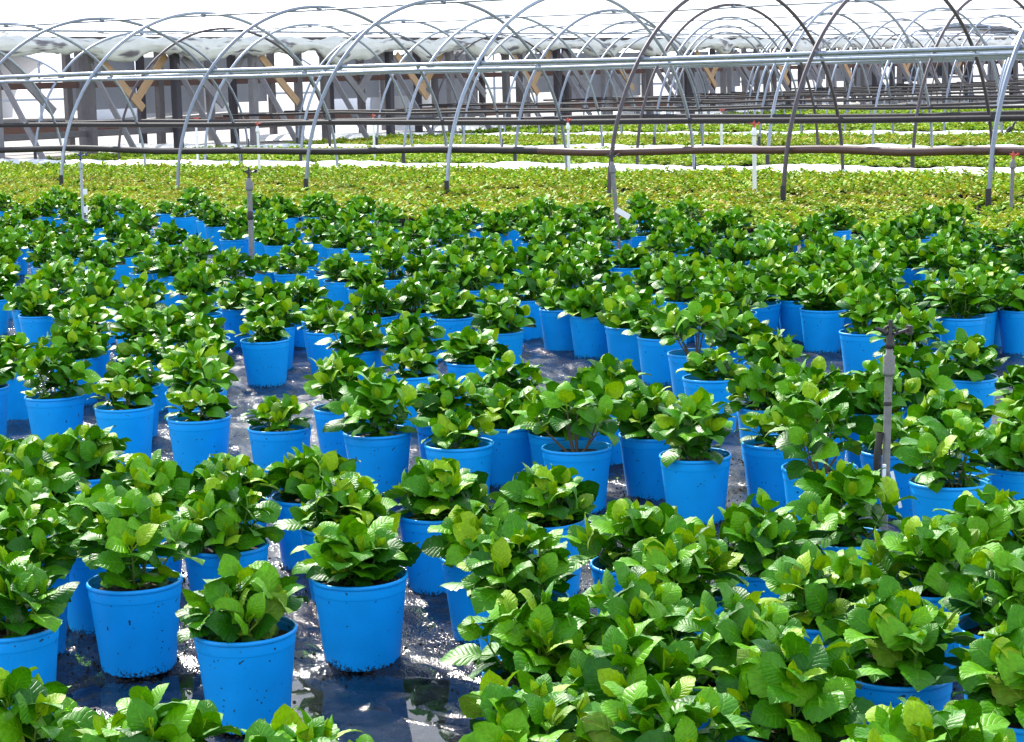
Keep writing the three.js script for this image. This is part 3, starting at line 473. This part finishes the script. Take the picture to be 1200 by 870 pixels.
// ---------------------------------------------------------------- impact sprinklers on risers
const PVC = mat({ map: tex(128, 256, (u, v) => { const k = 0.17 + 0.08 * fbm(u, v, 10), d = smooth(0.2, 0.5, fbm(u, v, 18, 4)); return [k * (1 - 0.5 * d), k * (1 - 0.52 * d), k * (1 - 0.55 * d)]; }, true, [3, 3]), roughness: 0.6 }), WHITE_PVC = mat({ color: rgb(0.75, 0.76, 0.78), roughness: 0.4 }), GREY_PVC = mat({ color: rgb(0.36, 0.38, 0.44), roughness: 0.5 }), BRASS = mat({ color: rgb(0.03, 0.028, 0.03), roughness: 0.45, metalness: 0.3 }), TAPE = mat({ color: rgb(0.014, 0.012, 0.013), roughness: 0.4 }), TAG = mat({ color: rgb(0.78, 0.78, 0.75), roughness: 0.6, side: THREE.DoubleSide }), RED = mat({ color: rgb(0.5, 0.06, 0.05), roughness: 0.5 }), NAVY = mat({ color: rgb(0.02, 0.025, 0.12), roughness: 0.45 });
const arc = (r, a0, a1, y, n = 10) => Array.from({ length: n + 1 }, (_, i) => { const a = a0 + ((a1 - a0) * i) / n; return V(Math.cos(a) * r, y + Math.sin(a) * r, 0); });
function sprinkler(x, Z, h, r, lean, turn, pipe, head, label, extra) {
  const g = new THREE.Group(); g.position.set(x, 0, -Z); g.rotation.set(0, turn, lean); top(g, 'sprinkler');
  part('riser', tube([V(0, -0.02, 0), V(0.002, h * 0.5, 0), V(0, h - 0.1, 0)], r, r * 0.96, 8, 12), pipe, g);
  part('coupling', lathe([[0, h - 0.14], [r * 1.35, h - 0.14], [r * 1.45, h - 0.13], [r * 1.4, h - 0.075], [r * 0.9, h - 0.07], [r * 0.8, h - 0.04], [0, h - 0.04]], 14), pipe, g);
  const hd = part('head', mergeGeometries([
    plain([lathe([[0, h - 0.05], [0.014, h - 0.05], [0.016, h - 0.035], [0.011, h - 0.028], [0.013, h - 0.012], [0.009, h + 0.004], [0.008, h + 0.02], [0, h + 0.022]], 12)]), plain([tube(arc(0.021, -0.25, 3.39, h + 0.004), 0.0052, 0.0052, 14, 6)]),
    plain([tube([V(-0.012, h, 0), V(-0.034, h + 0.012, 0), V(-0.052, h + 0.016, 0)], 0.0085, 0.0058, 6, 8)]), plain([box(0.012, 0.03, 0.012, 0, h + 0.03, 0)]),
  ]), head, g);
  part('hammer_arm', plain([box(0.05, 0.008, 0.012, 0.034, h + 0.006, 0.004, 0.2, 0.3), box(0.012, 0.03, 0.03, 0.062, h + 0.012, -0.002, 0.3)]), head, hd);
  if (extra) extra(g, h, r);
  return tag(g, label, 'sprinkler', 'sprinklers among the plants');
}
const flag = (g, y, x, w, h2, rz, z = 0.02) => { const f = part('tag', box(w, h2, 0.002, x, y, z, 0.2, rz), TAG, g); return f; };
sprinkler(1.22, 6.25, 0.86, 0.0135, -0.03, 0, PVC, BRASS, 'grey sprinkler riser bound with black tape among the near blue pots', (g, h, r) => {
  part('tape_wrap', tube([V(-0.024, 0.33, 0.006), V(-0.03, 0.45, 0.008), V(-0.022, 0.53, 0.006)], 0.014, 0.012, 8, 8), TAPE, g); part('tape_wrap', lathe([[r * 1.02, 0.3], [r * 1.3, 0.31], [r * 1.32, 0.36], [r * 1.04, 0.37]], 12), TAPE, g);
  part('wire_tie', lathe([[r, h - 0.24], [r * 1.12, h - 0.238], [r * 1.12, h - 0.228], [r, h - 0.226]], 10), BRASS, g); part('clip', box(0.012, 0.05, 0.012, -0.008, 0.4, 0.02), WHITE_PVC, g); flag(g, 0.34, 0.034, 0.012, 0.13, 0.28);
});
sprinkler(-2.1, 15.6, 1.0, 0.022, -0.012, 0.6, PVC, BRASS, 'grey sprinkler riser with black head standing behind small blue pots', (g) => part('tape_wrap', lathe([[0.0225, 0.62], [0.028, 0.63], [0.028, 0.68], [0.0225, 0.69]], 10), TAPE, g));
sprinkler(0.98, 16.9, 1.0, 0.02, 0.06, 0, PVC, BRASS, 'leaning sprinkler riser with a white tag fluttering at its side', (g) => flag(g, 0.5, 0.06, 0.14, 0.05, -0.6));
sprinkler(-4.52, 20.4, 1.0, 0.015, -0.02, 0.5, GREY_PVC, NAVY, 'pale sprinkler riser with navy head and two white labels', (g) => { flag(g, 0.62, 0.03, 0.05, 0.06, 0); flag(g, 0.43, 0.03, 0.05, 0.07, 0); });
sprinkler(3.12, 24.3, 1.04, 0.026, 0, 0, WHITE_PVC, RED, 'white sprinkler riser with a red head inside the front hoops');
sprinkler(5.55, 21.2, 0.72, 0.022, -0.03, 0.3, PVC, RED, 'short sprinkler riser with red head next to the rusty roll bar');
for (const [x, Z] of [[0.98, 30.5], [-4.3, 33.5], [-2.6, 38], [3.9, 35], [-6.4, 40]]) sprinkler(x, Z, 1.0, 0.024, 0, rnd(), WHITE_PVC, RED, 'thin white sprinkler riser with red head far among the hoops');
// ---------------------------------------------------------------- a black bird in the beds
{
  const g = new THREE.Group(), black = mat({ color: rgb(0.012, 0.012, 0.014), roughness: 0.6 }); g.position.set(11.05, 0.14, -42.3); g.rotation.y = 0.5; top(g, 'bird');
  const blob = (pts, flat = 1) => { const c = tube(pts.map(([x, y]) => V(x, y, 0)), 1, 1, 14, 10), P = c.attributes.position, rad = [0.02, 0.05, 0.062, 0.055, 0.034, 0.028, 0.03, 0.022, 0.006]; const cu = new THREE.CatmullRomCurve3(pts.map(([x, y]) => V(x, y, 0)), false, 'centripetal'); for (let i = 0; i < P.count; i++) { const ring = Math.min(14, Math.floor(i / 11)), q = cu.getPointAt(i < 165 ? ring / 14 : i < 177 ? 0 : 1), f = (i < 165 ? ring / 14 : i < 177 ? 0 : 1) * 8, k = Math.min(7, Math.floor(f)), r = rad[k] + (rad[k + 1] - rad[k]) * (f - k); P.setXYZ(i, q.x + (P.getX(i) - q.x) * r, q.y + (P.getY(i) - q.y) * r, P.getZ(i) * r * flat); } c.computeVertexNormals(); return c; };
  part('body', blob([[-0.12, 0.1], [-0.06, 0.13], [0.0, 0.16], [0.06, 0.2], [0.09, 0.26], [0.12, 0.29], [0.16, 0.285]]), black, g);
  part('tail', box(0.16, 0.012, 0.05, -0.18, 0.075, 0, 0, 0.35), black, g); part('wing', box(0.2, 0.02, 0.012, -0.05, 0.13, 0.055, 0, 0.35), black, g); part('beak', new THREE.ConeGeometry(0.011, 0.05, 8).rotateZ(-1.6).translate(0.18, 0.283, 0), black, g);
  for (const z of [-0.02, 0.02]) part('leg', tube([V(0.0, 0.11, z), V(0.008, 0.05, z), V(0.0, 0.0, z), V(0.03, -0.002, z)], 0.005, 0.004, 6, 5), black, g);
  tag(shade(g), 'small black bird among bedding plants behind the hoops', 'bird');
}
// ---------------------------------------------------------------- soil crumbs spilled round the nearest pots
{
  const geo = new THREE.IcosahedronGeometry(1, 0), list = []; const near = order.filter((s) => s.Z < 8.5);
  for (const s of near) for (let i = 0; i < 90; i++) { const a = rnd() * 6.28, r = 0.108 + Math.pow(rnd(), 2.4) * 0.12, x = s.x + Math.cos(a) * r, Z = s.Z + Math.sin(a) * r; list.push([x, Math.max(matHeight(x, Z), -0.004), Z, rr(0.0015, 0.0055)]); }
  const im = new THREE.InstancedMesh(geo, mat({ color: rgb(0.018, 0.013, 0.01), roughness: 1 }), list.length), M = new THREE.Matrix4(), e = new THREE.Euler(), q = new THREE.Quaternion();
  list.forEach(([x, y, Z, r], i) => { q.setFromEuler(e.set(rnd() * 6, rnd() * 6, 0)); M.compose(V(x, y + r * 0.3, -Z), q, V(r, r * 0.7, r * rr(0.7, 1.5))); im.setMatrixAt(i, M); });
  im.castShadow = im.receiveShadow = true; tag(top(im, 'soil_crumbs'), 'dark soil crumbs spilled round the bases of the near pots', 'soil', null, 'stuff');
}
renderer.render(scene, camera);
